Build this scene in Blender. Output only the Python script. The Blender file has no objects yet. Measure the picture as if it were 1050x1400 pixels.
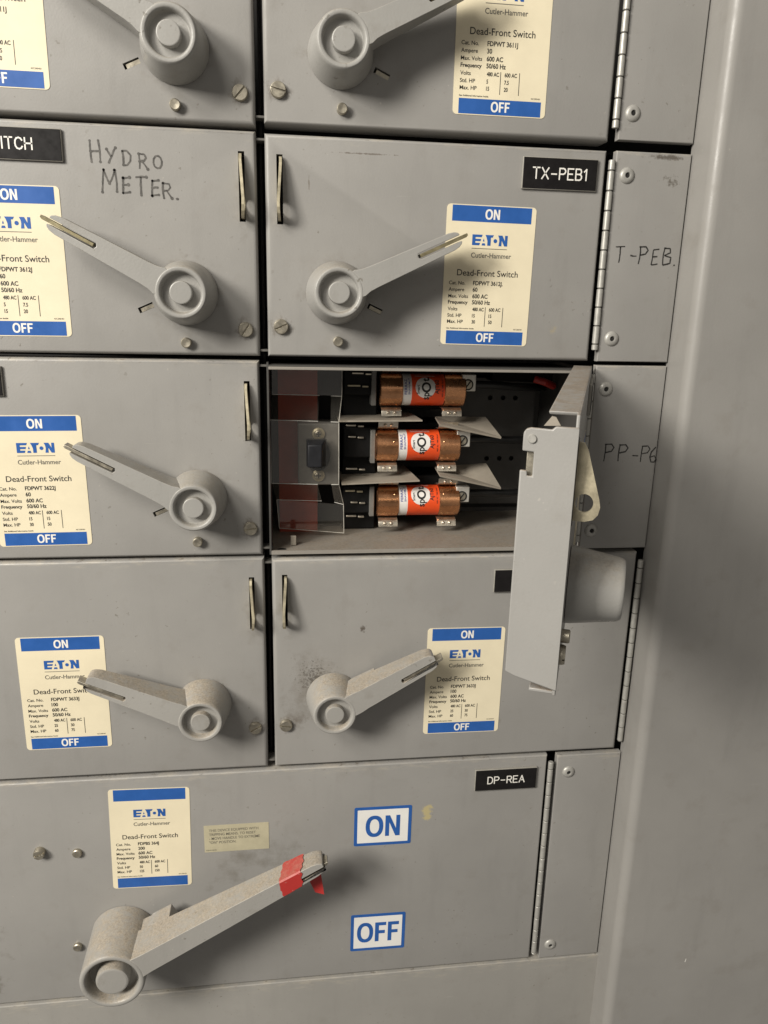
import bpy, bmesh, math, random
from mathutils import Vector, Matrix
random.seed(7)
sc = bpy.context.scene
COL = sc.collection
MM = 0.001
R = math.radians

# ------------------------------------------------------------------ camera
cam_d = bpy.data.cameras.new('camera'); cam = bpy.data.objects.new('camera', cam_d); COL.objects.link(cam)
rx = (0.99201231, -0.02270624, -0.12408061)
ry = (-0.01084136, 0.96467825, -0.26320778)
rz = (0.12567432, 0.26245057, 0.95672654)
conv = lambda v: Vector((v[0], v[2], -v[1]))
cr, cu, cf = conv(rx), -conv(ry), conv(rz)
cam.matrix_world = Matrix(((cr.x, cu.x, -cf.x, 0.016166), (cr.y, cu.y, -cf.y, -0.567894), (cr.z, cu.z, -cf.z, 0.038777), (0, 0, 0, 1)))
cam_d.sensor_fit = 'AUTO'; cam_d.sensor_width = 36.0; cam_d.lens = 36.0*1035/1400
cam_d.clip_start = 0.01; cam_d.clip_end = 50
sc.camera = cam

# ------------------------------------------------------------------ room light
w = bpy.data.worlds.new('World'); sc.world = w; w.use_nodes = True
w.node_tree.nodes['Background'].inputs[0].default_value = (1.0, 0.94, 0.86, 1)
w.node_tree.nodes['Background'].inputs[1].default_value = 0.19

def area(name, loc, target, sx, sy, power, color):
    d = bpy.data.lights.new(name, 'AREA'); d.shape = 'RECTANGLE'; d.size = sx; d.size_y = sy
    d.energy = power; d.color = color
    o = bpy.data.objects.new(name, d); COL.objects.link(o); o.location = loc
    o.rotation_euler = (Vector(target) - Vector(loc)).to_track_quat('-Z', 'Y').to_euler()
    return o
area('left_lamp', (-1.50, -1.26, 0.78), (0.05, 0, -0.15), 0.50, 0.55, 54.0, (1.0, 0.95, 0.87))
area('ceiling_lamp', (-1.15, -1.60, 1.55), (0.05, 0, -0.20), 0.80, 0.60, 32.0, (1.0, 0.95, 0.87))
area('fill_lamp', (0.10, -1.9, 0.7), (0.05, 0, -0.25), 0.9, 0.7, 0.6, (1.0, 0.94, 0.85))  # weak frontal fill added to lift the shade, no known source
sc.view_settings.view_transform = 'Standard'; sc.view_settings.look = 'None'
sc.view_settings.exposure = 0.0; sc.view_settings.gamma = 1.0; sc.view_settings.use_curve_mapping = False

# ------------------------------------------------------------------ materials
def nodes(name):
    m = bpy.data.materials.new(name); m.use_nodes = True
    nt = m.node_tree; return m, nt, nt.nodes['Principled BSDF']
def N(nt, t, **kw):
    n = nt.nodes.new(t)
    for k, v in kw.items(): setattr(n, k, v)
    return n
def mixc(nt, fac, a, b):
    n = N(nt, 'ShaderNodeMix', data_type='RGBA')
    for sock, v in ((0, fac), (6, a), (7, b)):
        if isinstance(v, bpy.types.NodeSocket): nt.links.new(v, n.inputs[sock])
        elif sock == 0: n.inputs[0].default_value = v
        else: n.inputs[sock].default_value = (*v, 1)
    return n.outputs[2]
def math_(nt, op, a, b=None, c=None, clamp=False):
    n = N(nt, 'ShaderNodeMath', operation=op, use_clamp=clamp)
    for i, v in enumerate((a, b, c)):
        if v is None: continue
        if isinstance(v, bpy.types.NodeSocket): nt.links.new(v, n.inputs[i])
        else: n.inputs[i].default_value = v
    return n.outputs[0]
def ramp(nt, v, a, b):
    n = N(nt, 'ShaderNodeMapRange', clamp=True); nt.links.new(v, n.inputs[0])
    n.inputs[1].default_value = a; n.inputs[2].default_value = b
    return n.outputs[0]
def noise(nt, vec, scale, detail=4, rough=.55):
    n = N(nt, 'ShaderNodeTexNoise'); n.inputs['Scale'].default_value = scale
    n.inputs['Detail'].default_value = detail; n.inputs['Roughness'].default_value = rough
    nt.links.new(vec, n.inputs['Vector']); return n.outputs['Fac']

def paint(name, base, rough=.42, dust=0.0, wear=True, spots=(), bump=.12, dusty=(.36, .31, .25), speck=1.0, grimy=.28, edge=0.0):
    """grey enamel: mottling, orange peel, specks, chipped top edge, settled dust; spots = (x,z,r,colour,lo,hi,scale)"""
    m, nt, p = nodes(name)
    tc = N(nt, 'ShaderNodeTexCoord'); oi = N(nt, 'ShaderNodeObjectInfo')
    off = N(nt, 'ShaderNodeVectorMath', operation='ADD'); nt.links.new(tc.outputs['Object'], off.inputs[0])
    sc_ = N(nt, 'ShaderNodeVectorMath', operation='SCALE'); nt.links.new(oi.outputs['Location'], sc_.inputs[0]); sc_.inputs['Scale'].default_value = 1.0
    nt.links.new(sc_.outputs[0], off.inputs[1]); v = off.outputs[0]
    mott = noise(nt, v, 14, 5)
    c = mixc(nt, ramp(nt, mott, .3, .75), tuple(b*.93 for b in base), tuple(b*1.05 for b in base))
    grime = noise(nt, v, 38, 6, .62)
    c = mixc(nt, math_(nt, 'MULTIPLY', ramp(nt, grime, .56, .78), grimy), c, tuple(b*k for b, k in zip(base, (.62, .57, .50))))
    sp = noise(nt, v, 420, 2)
    c = mixc(nt, math_(nt, 'MULTIPLY', math_(nt, 'MULTIPLY', ramp(nt, sp, .735, .77), ramp(nt, grime, .50, .62)), .55*speck), c, (.09, .08, .065))
    sp2 = noise(nt, v, 300, 1)
    c = mixc(nt, math_(nt, 'MULTIPLY', math_(nt, 'MULTIPLY', ramp(nt, sp2, .75, .79), ramp(nt, mott, .5, .62)), .35*speck), c, (.62, .58, .50))
    for k_, (rot, sx_, sz_, thr) in enumerate(((.5, 30, 900, .71), (-.9, 24, 800, .72))):
        mpg = N(nt, 'ShaderNodeMapping'); mpg.inputs['Rotation'].default_value = (0, rot, 0); mpg.inputs['Scale'].default_value = (sx_, 1, sz_); nt.links.new(v, mpg.inputs[0])
        ns = noise(nt, mpg.outputs[0], 1.0, 2, .5)
        msk = ramp(nt, noise(nt, v, 22+9*k_, 3), .56, .68)
        c = mixc(nt, math_(nt, 'MULTIPLY', math_(nt, 'MULTIPLY', ramp(nt, ns, thr, thr+.03), msk), .35), c, tuple(min(1, b*1.5) for b in base) if k_ == 0 else tuple(b*.5 for b in base))
    if wear:
        g = N(nt, 'ShaderNodeSeparateXYZ'); nt.links.new(tc.outputs['Generated'], g.inputs[0])
        mp = N(nt, 'ShaderNodeMapping'); mp.inputs['Scale'].default_value = (1, 1, 5); nt.links.new(v, mp.inputs[0])
        n1 = noise(nt, mp.outputs[0], 55, 5, .7)
        edge = ramp(nt, g.outputs[2], .93, .995)
        f = ramp(nt, math_(nt, 'ADD', n1, math_(nt, 'MULTIPLY', edge, .22)), .68, .86)
        c = mixc(nt, math_(nt, 'MULTIPLY', f, math_(nt, 'MULTIPLY', edge, .55)), c, (.43, .39, .32))
        n2 = noise(nt, mp.outputs[0], 130, 4, .7)
        f2 = ramp(nt, math_(nt, 'ADD', n2, math_(nt, 'MULTIPLY', edge, .12)), .72, .82)
        c = mixc(nt, math_(nt, 'MULTIPLY', f2, math_(nt, 'MULTIPLY', edge, .7)), c, (.11, .085, .06))
    for (x, z, r, colr, lo, hi, s) in spots:
        sx = N(nt, 'ShaderNodeSeparateXYZ'); nt.links.new(tc.outputs['Object'], sx.inputs[0])
        dx = math_(nt, 'SUBTRACT', sx.outputs[0], x*MM); dz = math_(nt, 'SUBTRACT', sx.outputs[2], z*MM)
        rx_, rz_ = (r if isinstance(r, tuple) else (r, r))
        q = math_(nt, 'SQRT', math_(nt, 'ADD', math_(nt, 'POWER', math_(nt, 'DIVIDE', dx, rx_*MM), 2), math_(nt, 'POWER', math_(nt, 'DIVIDE', dz, rz_*MM), 2)))
        k = math_(nt, 'SUBTRACT', 1.0, q, clamp=True)
        nn = noise(nt, tc.outputs['Object'], s, 5, .7)
        f = ramp(nt, math_(nt, 'ADD', nn, math_(nt, 'MULTIPLY', k, .30)), lo, hi)
        f = math_(nt, 'MULTIPLY', f, ramp(nt, k, 0, .25))
        c = mixc(nt, math_(nt, 'MULTIPLY', f, .8), c, colr)
    if dust:
        ge = N(nt, 'ShaderNodeNewGeometry'); sn = N(nt, 'ShaderNodeSeparateXYZ'); nt.links.new(ge.outputs['Normal'], sn.inputs[0])
        n3 = noise(nt, v, 260, 5, .7)
        f = math_(nt, 'MULTIPLY', ramp(nt, sn.outputs[2], .25, .85), ramp(nt, math_(nt, 'ADD', math_(nt, 'MULTIPLY', n3, .5), math_(nt, 'MULTIPLY', noise(nt, v, 60, 4, .6), .5)), .36, .56))
        f = math_(nt, 'MULTIPLY', f, dust)
        grain = noise(nt, v, 620, 3, .8)
        c = mixc(nt, f, c, mixc(nt, ramp(nt, grain, .34, .66), tuple(q*.62 for q in dusty), tuple(q*1.12 for q in dusty)))
    if edge:        # rubbed arrises; the light they catch is put into the paler colour
        bv = N(nt, 'ShaderNodeBevel', samples=6); bv.inputs['Radius'].default_value = .0011
        gg = N(nt, 'ShaderNodeNewGeometry'); dp = N(nt, 'ShaderNodeVectorMath', operation='DOT_PRODUCT')
        nt.links.new(bv.outputs[0], dp.inputs[0]); nt.links.new(gg.outputs['Normal'], dp.inputs[1])
        e = ramp(nt, dp.outputs['Value'], .985, .90)
        c = mixc(nt, math_(nt, 'MULTIPLY', math_(nt, 'MULTIPLY', e, ramp(nt, noise(nt, v, 90, 4, .7), .42, .62)), edge), c, (.50, .48, .43))
        ch = noise(nt, v, 210, 3, .6)
        c = mixc(nt, math_(nt, 'MULTIPLY', math_(nt, 'MULTIPLY', ramp(nt, ch, .66, .69), ramp(nt, mott, .45, .6)), .6), c, (.14, .125, .10))
    st = N(nt, 'ShaderNodeMapping'); st.inputs['Scale'].default_value = (1, 1, .16); nt.links.new(v, st.inputs[0])
    stn = noise(nt, st.outputs[0], 60, 4, .6)
    c = mixc(nt, math_(nt, 'MULTIPLY', ramp(nt, stn, .54, .74), .13), c, tuple(b*.55 for b in base))
    nt.links.new(c, p.inputs['Base Color'])
    rr = N(nt, 'ShaderNodeMapRange'); nt.links.new(grime, rr.inputs[0]); rr.inputs[1].default_value = .3; rr.inputs[2].default_value = .7
    rr.inputs[3].default_value = rough-.09; rr.inputs[4].default_value = rough+.14; nt.links.new(rr.outputs[0], p.inputs['Roughness'])
    p.inputs['Specular IOR Level'].default_value = .42
    b = N(nt, 'ShaderNodeBump'); b.inputs['Strength'].default_value = bump; b.inputs['Distance'].default_value = .0006
    bn = math_(nt, 'ADD', noise(nt, v, 700, 2), math_(nt, 'MULTIPLY', noise(nt, v, 6, 2), 4.0))
    nt.links.new(bn, b.inputs['Height']); nt.links.new(b.outputs[0], p.inputs['Normal'])
    return m

def simple(name, colr, rough=.5, metal=0.0, var=.15, scale=200, bump=0.0, spec=.5):
    m, nt, p = nodes(name)
    tc = N(nt, 'ShaderNodeTexCoord')
    n = noise(nt, tc.outputs['Object'], scale, 5, .65)
    c = mixc(nt, ramp(nt, n, .3, .7), tuple(x*(1-var) for x in colr), tuple(min(1, x*(1+var)) for x in colr))
    nt.links.new(c, p.inputs['Base Color']); p.inputs['Metallic'].default_value = metal
    rr = N(nt, 'ShaderNodeMapRange'); nt.links.new(n, rr.inputs[0]); rr.inputs[1].default_value = .3; rr.inputs[2].default_value = .7
    rr.inputs[3].default_value = max(.02, rough-.07); rr.inputs[4].default_value = rough+.08; nt.links.new(rr.outputs[0], p.inputs['Roughness'])
    p.inputs['Specular IOR Level'].default_value = spec
    if bump:
        b = N(nt, 'ShaderNodeBump'); b.inputs['Strength'].default_value = bump; b.inputs['Distance'].default_value = .0005
        nt.links.new(n, b.inputs['Height']); nt.links.new(b.outputs[0], p.inputs['Normal'])
    return m

GREY = (.297, .288, .271)
M = {}; SPOTS = {}; DOORS = []
M['door'] = paint('grey_enamel', GREY)
SPOTS['door_dirty'] = [(34, 80, (28, 30), (.055, .047, .038), .68, .80, 430), (30, 70, (34, 44), (.15, .132, .108), .58, .98, 55), (18, 42, (16, 12), (.13, .11, .09), .60, .9, 120), (73, 124, 5, (.07, .055, .04), .62, .75, 300), (188, 34, 9, (.2, .18, .15), .6, .8, 140)]
M['door_low'] = paint('grey_enamel_low', GREY, spots=[(446, 172, (7, 12), (.50, .42, .20), .58, .68, 120), (64, 24, 22, (.12, .10, .08), .60, .8, 70), (60, 60, (40, 30), (.14, .125, .10), .66, .9, 35), (300, 130, (120, 60), (.16, .145, .12), .70, .95, 30)])
SPOTS['door_scratched'] = [(70, 138.5, (28, .8), (.13, .11, .09), .58, .70, 300), (30, 118, (.7, 7), (.16, .14, .115), .56, .70, 260), (213, 22, (9, 7), (.44, .36, .2), .66, .85, 80)]
M['plate'] = paint('grey_enamel_plate', tuple(x*.97 for x in GREY))
M['plate_scuffed'] = paint('grey_enamel_plate_scuffed', tuple(x*.97 for x in GREY), spots=[(43, 130, (16, 9), (.09, .078, .06), .70, .80, 190), (40, 146, (26, 3), (.08, .065, .05), .60, .75, 160)])
M['column'] = paint('grey_enamel_gutter', (.290, .280, .262), rough=.38, wear=False, speck=.5)
M['kick'] = paint('grey_enamel_kick', (.300, .289, .266), rough=.55, spots=[(300, -40, (400, 60), (.42, .37, .29), .62, .75, 60)])
M['case'] = paint('case_steel', (.27, .25, .22), rough=.55, dust=.7, wear=False, grimy=.6, dusty=(.30, .25, .195))
M['case_shaded'] = paint('case_shaded_steel', (.070, .067, .062), rough=.5, wear=False)  # case steel darkened: the compartment's shade is put into its colour
M['handle'] = paint('handle_enamel', (.325, .318, .298), rough=.34, edge=.7, dust=.6, wear=False, bump=.18, dusty=(.34, .30, .24), grimy=.55)
M['handle_dusty'] = paint('handle_enamel_dusty', (.325, .315, .292), rough=.42, edge=.8, dust=.95, wear=False, bump=.20, dusty=(.38, .33, .262), grimy=.65)
M['opened'] = paint('open_door_enamel', (.312, .305, .288), rough=.38, dust=.95, wear=False, dusty=(.29, .235, .18))
M['dark'] = simple('dark_interior', (.012, .011, .010), .8, var=.3)
M['frame'] = simple('frame_steel', (.10, .095, .085), .6, var=.3)
M['zinc'] = simple('zinc_yellow', (.46, .41, .29), .40, .5, .25, 160, .15)
M['brass'] = simple('tarnished_brass', (.27, .235, .14), .45, .6, .35, 160, .2)
M['steel'] = simple('dull_steel', (.42, .385, .31), .42, .85, .25, 240, .2)
M['hinge'] = simple('hinge_steel', (.43, .42, .385), .42, .35, .12, 160, .1)
M['rivet'] = simple('painted_screw', (.40, .39, .36), .40, .25, .12, 300, .1)
M['cream'] = simple('label_cream', (.77, .69, .50), .42, 0, .055, 22, .08)
M['blue'] = simple('label_blue', (.020, .100, .355), .42, 0, .10, 60)
M['white'] = simple('ink_white', (.82, .80, .74), .5, 0, .04)
M['ink'] = simple('ink_black', (.014, .013, .012), .55, 0, .2)
M['ink_grey'] = simple('ink_grey', (.13, .12, .10), .55, 0, .2)
M['marker'] = simple('marker_ink', (.085, .08, .072), .55, 0, .6, 300)
M['marker_dark'] = simple('marker_dark_ink', (.028, .027, .025), .5, 0, .4, 300)
M['plate_black'] = simple('engraved_black', (.010, .009, .009), .42, 0, .2, spec=.25)
M['plate_core'] = simple('engraved_core', (.30, .285, .25), .5, 0, .1)
M['sticker_white'] = simple('sticker_white', (.80, .79, .75), .4, 0, .04, 40)
M['tan_label'] = simple('tan_label', (.46, .42, .29), .55, 0, .08, 80)
M['copper'] = simple('copper_cap', (.70, .35, .18), .25, 1.0, .24, 70, .06)
M['orange'] = simple('fuse_orange', (.74, .075, .014), .36, 0, .06)
M['fuse_white'] = simple('fuse_white', (.72, .70, .66), .4, 0, .05)
M['fuse_blue'] = simple('fuse_blue', (.05, .06, .25), .4, 0, .1)
M['tin'] = simple('tinned_clip', (.68, .62, .52), .33, .95, .22, 150, .25)
M['black'] = simple('black_phenolic', (.007, .0068, .0065), .6, 0, .3, spec=.2)
M['red_board'] = simple('red_fibre', (.38, .062, .034), .6, 0, .2, 60)
M['fin'] = simple('fibre_barrier', (.30, .265, .215), .65, 0, .12, 60, .1)
M['moulded'] = simple('moulded_grey', (.15, .143, .13), .45, 0, .12)
M['toggle'] = simple('toggle_blue_black', (.014, .0145, .017), .5, 0, .2, spec=.3)
M['lug'] = simple('lug_aluminium', (.62, .60, .55), .42, .6, .12, 120, .1)
M['cable'] = simple('cable_black', (.012, .012, .012), .38, 0, .2)
M['red_cable'] = simple('cable_red', (.33, .02, .015), .4, 0, .2)
M['tape'] = paint('red_tape', (.42, .032, .028), rough=.40, dust=.55, wear=False, dusty=(.46, .20, .15), grimy=.5)
m, nt, p = nodes('clear_plastic'); M['clear'] = m
nt.nodes.remove(p)
tr = N(nt, 'ShaderNodeBsdfTransparent'); tr.inputs[0].default_value = (.95, .94, .92, 1)
gl = N(nt, 'ShaderNodeBsdfGlossy'); gl.inputs['Roughness'].default_value = .06
lw = N(nt, 'ShaderNodeLayerWeight'); lw.inputs[0].default_value = .5
fr_o = math_(nt, 'MULTIPLY_ADD', math_(nt, 'POWER', lw.outputs['Facing'], 4.0), .6, .075)
ms = N(nt, 'ShaderNodeMixShader'); nt.links.new(fr_o, ms.inputs[0]); nt.links.new(tr.outputs[0], ms.inputs[1]); nt.links.new(gl.outputs[0], ms.inputs[2])
df = N(nt, 'ShaderNodeBsdfDiffuse'); df.inputs[0].default_value = (.6, .57, .5, 1)
ms2 = N(nt, 'ShaderNodeMixShader'); ms2.inputs[0].default_value = .022; nt.links.new(ms.outputs[0], ms2.inputs[1]); nt.links.new(df.outputs[0], ms2.inputs[2])
nt.links.new(ms2.outputs[0], nt.nodes['Material Output'].inputs[0])
M['clear_glint'] = simple('clear_plastic_glint', (.60, .58, .53), .22, 0, .35, 40)  # pale opaque colour standing in for glints along the clear edges

# ------------------------------------------------------------------ mesh building
def P(X, Z, out=0.0):           # millimetres on the board front -> world; out = towards the viewer
    return Vector((X*MM, -out*MM, Z*MM))
OPEN_A = R(66.9); HINGE_X = 250.0
def P_open(X, Z, out=0.0):      # the same, carried on the opened door
    s = HINGE_X - X; t = -out
    ca, sa = math.cos(OPEN_A), math.sin(OPEN_A)
    return Vector(((HINGE_X - s*ca - t*sa)*MM, (-s*sa + t*ca)*MM, (Z - s*.027)*MM))

class MB:
    def __init__(s, mp=P): s.bm = bmesh.new(); s.mp = mp
    def v(s, p): return s.bm.verts.new(s.mp(*p))
    def face(s, vs):
        try: return s.bm.faces.new(vs)
        except ValueError: return None
    def box(s, x0, x1, z0, z1, o0, o1):
        v = [s.v(p) for p in ((x0, z0, o0), (x1, z0, o0), (x1, z1, o0), (x0, z1, o0), (x0, z0, o1), (x1, z0, o1), (x1, z1, o1), (x0, z1, o1))]
        for f in ((0, 3, 2, 1), (4, 5, 6, 7), (0, 1, 5, 4), (1, 2, 6, 5), (2, 3, 7, 6), (3, 0, 4, 7)): s.face([v[i] for i in f])
        return s
    def hexa(s, pts):           # eight points, two quads
        v = [s.v(p) for p in pts]
        for f in ((0, 3, 2, 1), (4, 5, 6, 7), (0, 1, 5, 4), (1, 2, 6, 5), (2, 3, 7, 6), (3, 0, 4, 7)): s.face([v[i] for i in f])
        return s
    def prism(s, poly, fn0, fn1):    # poly in 2-D; fn maps (a,b) to a mapped point at each end
        a = [s.v(fn0(*q)) for q in poly]; b = [s.v(fn1(*q)) for q in poly]
        s.face(a[::-1]); s.face(b); n = len(poly)
        for i in range(n): s.face([a[i], a[(i+1) % n], b[(i+1) % n], b[i]])
        return s
    def plate(s, outer, holes, fn0, fn1):   # polygon with holes, thickened
        def loop(pts, fn):
            vs = [s.v(fn(*q)) for q in pts]
            return vs, [s.bm.edges.new((vs[i], vs[(i+1) % len(vs)])) for i in range(len(vs))]
        loops = []
        for fn in (fn0, fn1):
            L = [loop(q, fn) for q in [outer]+holes]
            bmesh.ops.triangle_fill(s.bm, use_beauty=True, use_dissolve=False, edges=[e for _, es in L for e in es])
            loops.append(L)
        for (a, _), (b, _) in zip(*loops):
            n = len(a)
            for i in range(n): s.face([a[i], a[(i+1) % n], b[(i+1) % n], b[i]])
        return s
    def lathe(s, cx, cz, prof, n=40, close=True):   # axis = out; prof = (r, out)
        prof = list(prof)
        if prof[-1][0] == 0 and prof[-2][0] > .5:      # a ring just inside the rim keeps the flat end flat
            (ra, oa), (_, ob) = prof[-2], prof[-1]; prof.insert(-1, (ra*.94, oa+(ob-oa)*.06))
        rings = []
        for r, o in prof:
            rings.append([s.v((cx+max(r, .001)*math.cos(2*math.pi*i/n), cz+max(r, .001)*math.sin(2*math.pi*i/n), o)) for i in range(n)])
        for a, b in zip(rings, rings[1:]):
            for i in range(n): s.face([a[i], a[(i+1) % n], b[(i+1) % n], b[i]])
        if close: s.face(rings[0][::-1]); s.face(rings[-1])
        return s
    def tube(s, pts, r, n=10, caps=True, squash=None):
        P3 = [s.mp(*q) for q in pts]; rr = r*MM; rings = []; up = None
        for i, q in enumerate(P3):
            d = (P3[min(i+1, len(P3)-1)] - P3[max(i-1, 0)]).normalized()
            if up is None: up = d.orthogonal().normalized()
            up = (up - d*up.dot(d)).normalized(); sd = d.cross(up)
            rings.append([s.bm.verts.new(q + (up*math.cos(2*math.pi*k/n) + sd*math.sin(2*math.pi*k/n))*rr) for k in range(n)])
        for a, b in zip(rings, rings[1:]):
            for k in range(n): s.face([a[k], a[(k+1) % n], b[(k+1) % n], b[k]])
        if caps: s.face(rings[0][::-1]); s.face(rings[-1])
        return s
    def strip(s, pts, wd, o=.12):    # flat inked stroke on a face
        L = []
        for i, (x, z) in enumerate(pts):
            a = Vector(pts[max(i-1, 0)]); b = Vector(pts[min(i+1, len(pts)-1)]); d = (b-a)
            d = d.normalized() if d.length > 0 else Vector((1, 0)); n = Vector((-d.y, d.x))*(wd if not isinstance(wd, tuple) else wd[0]+(wd[1]-wd[0])*i/max(1, len(pts)-1))*.5*random.uniform(.85, 1.12)
            L.append((s.v((x+n.x, z+n.y, o)), s.v((x-n.x, z-n.y, o))))
        for a, b in zip(L, L[1:]): s.face([a[0], a[1], b[1], b[0]])
        return s
    def build(s, name, mat, parent=None, bevel=0, seg=2, angle=35, smooth=True, recalc=True):
        if recalc: bmesh.ops.recalc_face_normals(s.bm, faces=s.bm.faces[:])
        o0 = origin(parent)
        bmesh.ops.translate(s.bm, verts=s.bm.verts[:], vec=-o0)
        me = bpy.data.meshes.new(name); s.bm.to_mesh(me); s.bm.free()
        return link(name, me, mat, parent, bevel, seg, angle, smooth)
def origin(o):
    v = Vector((0, 0, 0))
    while o is not None: v = v + o.location; o = o.parent
    return v
def link(name, me, mat, parent, bevel=0, seg=2, angle=35, smooth=True):
    o = bpy.data.objects.new(name, me); COL.objects.link(o)
    me.materials.clear(); me.materials.append(mat)
    if parent is not None: o.parent = parent
    if smooth and len(me.polygons):
        me.polygons.foreach_set('use_smooth', [True]*len(me.polygons))
        me.set_sharp_from_angle(angle=R(38))
    if bevel:
        b = o.modifiers.new('bevel', 'BEVEL'); b.width = bevel*MM; b.segments = seg; b.limit_method = 'ANGLE'; b.angle_limit = R(angle); b.harden_normals = False
        if smooth and len(me.polygons):
            me.set_sharp_from_angle(angle=R(70))
    return o
def thing(name, label, cat, X, Z, out=0, group=None):
    o = bpy.data.objects.new(name, None); COL.objects.link(o); o.location = P(X, Z, out); o.empty_display_size = .02
    o['label'] = label; o['category'] = cat
    if group: o['group'] = group
    return o
def tag(o, label, cat, group=None):
    o['label'] = label; o['category'] = cat
    if group: o['group'] = group
    return o

_fc = {}
def glyphs(s, bold):
    key = (s, bold)
    if key not in _fc:
        cu_ = bpy.data.curves.new('t', 'FONT'); cu_.body = s; cu_.size = 1; cu_.resolution_u = 4; cu_.offset = bold
        ob = bpy.data.objects.new('t', cu_); COL.objects.link(ob)
        bpy.context.view_layer.update()
        dg = bpy.context.evaluated_depsgraph_get()
        me = bpy.data.meshes.new_from_object(ob.evaluated_get(dg))
        _fc[key] = ([tuple(v.co) for v in me.vertices], [tuple(q.vertices) for q in me.polygons])
        bpy.data.objects.remove(ob); bpy.data.curves.remove(cu_); bpy.data.meshes.remove(me)
    return _fc[key]
_ch = glyphs('H', 0)[0]; CAP = max(v[1] for v in _ch)
def text(mb, s, x, z, h, out=.1, align='L', bold=0.0, xs=1.0, ang=0.0, fn=None):
    """cap height h mm, z = baseline"""
    vs, fs = glyphs(s, bold); k = h/CAP
    x0 = min(v[0] for v in vs); x1 = max(v[0] for v in vs); wd = (x1-x0)*k*xs
    ox = {'L': 0, 'C': -wd/2, 'R': -wd}[align]
    ca, sa = math.cos(ang), math.sin(ang); nv = []
    for a, b, _ in vs:
        u = (a-x0)*k*xs+ox; t = b*k
        q = (x+u*ca-t*sa, z+u*sa+t*ca)
        nv.append(mb.v(fn(*q) if fn else (q[0], q[1], out)))
    for f in fs: mb.face([nv[i] for i in f])
    return wd

BLOCK = {
 'N': (.74, [[(0, 0), (.20, 0), (.20, .66), (.52, 0), (.74, 0), (.74, 1), (.54, 1), (.54, .36), (.22, 1), (0, 1)]]),
 'F': (.60, [[(0, 0), (.21, 0), (.21, .41), (.54, .41), (.54, .58), (.21, .58), (.21, .83), (.60, .83), (.60, 1), (0, 1)]]),
}
def block(mb, s, cx, base, h, fn, xs=1.0, gap=.10):
    wid = {'O': .88}; wid.update({k: v[0] for k, v in BLOCK.items()})
    tot = sum(wid[c] for c in s)+gap*(len(s)-1); x = cx-tot*h*xs/2
    for c in s:
        if c == 'O':
            n = 40; ring = []
            for ro, rz_, e in ((.44, .52, 2.3), (.235, .345, 2.2)):
                L = []
                for k in range(n):
                    t = 2*math.pi*k/n; ct, st = math.cos(t), math.sin(t)
                    L.append(mb.v(fn(x+(.44+ro*math.copysign(abs(ct)**(2/e), ct))*h*xs, base+(.5+rz_*math.copysign(abs(st)**(2/e), st))*h)))
                ring.append(L)
            for k in range(n): mb.face([ring[0][k], ring[0][(k+1) % n], ring[1][(k+1) % n], ring[1][k]])
        else:
            for q in BLOCK[c][1]: mb.face([mb.v(fn(x+a*h*xs, base+b*h)) for a, b in q])
        x += (wid[c]+gap)*h*xs
ENG = {   # single-stroke engraved capitals
 'T': (.66, [[(0, 1), (.66, 1)], [(.33, 1), (.33, 0)]]), 'X': (.66, [[(0, 0), (.66, 1)], [(0, 1), (.66, 0)]]), '-': (.62, [[(.06, .46), (.56, .46)]]),
 'P': (.60, [[(0, 0), (0, 1), (.38, 1), (.52, .94), (.60, .80), (.60, .70), (.52, .55), (.38, .48), (0, .48)]]),
 'E': (.56, [[(.56, 1), (0, 1), (0, 0), (.56, 0)], [(0, .52), (.46, .52)]]),
 'B': (.60, [[(0, 0), (0, 1), (.36, 1), (.50, .95), (.55, .82), (.55, .72), (.48, .58), (.36, .53), (0, .53)], [(.36, .53), (.52, .47), (.60, .34), (.60, .20), (.52, .06), (.38, 0), (0, 0)]]),
 '1': (.34, [[(0, .78), (.22, 1), (.22, 0)]]),
 'D': (.64, [[(0, 0), (0, 1), (.32, 1), (.52, .90), (.64, .66), (.64, .34), (.52, .10), (.32, 0), (0, 0)]]),
 'R': (.60, [[(0, 0), (0, 1), (.38, 1), (.52, .94), (.60, .80), (.60, .70), (.52, .55), (.38, .48), (0, .48)], [(.34, .48), (.60, 0)]]),
 'A': (.70, [[(0, 0), (.35, 1), (.70, 0)], [(.13, .34), (.57, .34)]]),
 'S': (.60, [[(.58, .84), (.46, .97), (.28, 1), (.10, .94), (.02, .78), (.08, .62), (.30, .52), (.52, .42), (.60, .26), (.54, .08), (.32, 0), (.12, .04), (0, .18)]]),
 'W': (.92, [[(0, 1), (.23, 0), (.46, 1), (.69, 0), (.92, 1)]]), 'I': (.06, [[(.03, 0), (.03, 1)]]),
 'C': (.64, [[(.64, .78), (.54, .93), (.36, 1), (.16, .94), (.03, .74), (0, .5), (.03, .26), (.16, .06), (.36, 0), (.54, .07), (.64, .22)]]),
 'H': (.62, [[(0, 0), (0, 1)], [(.62, 0), (.62, 1)], [(0, .52), (.62, .52)]]),
}
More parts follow.
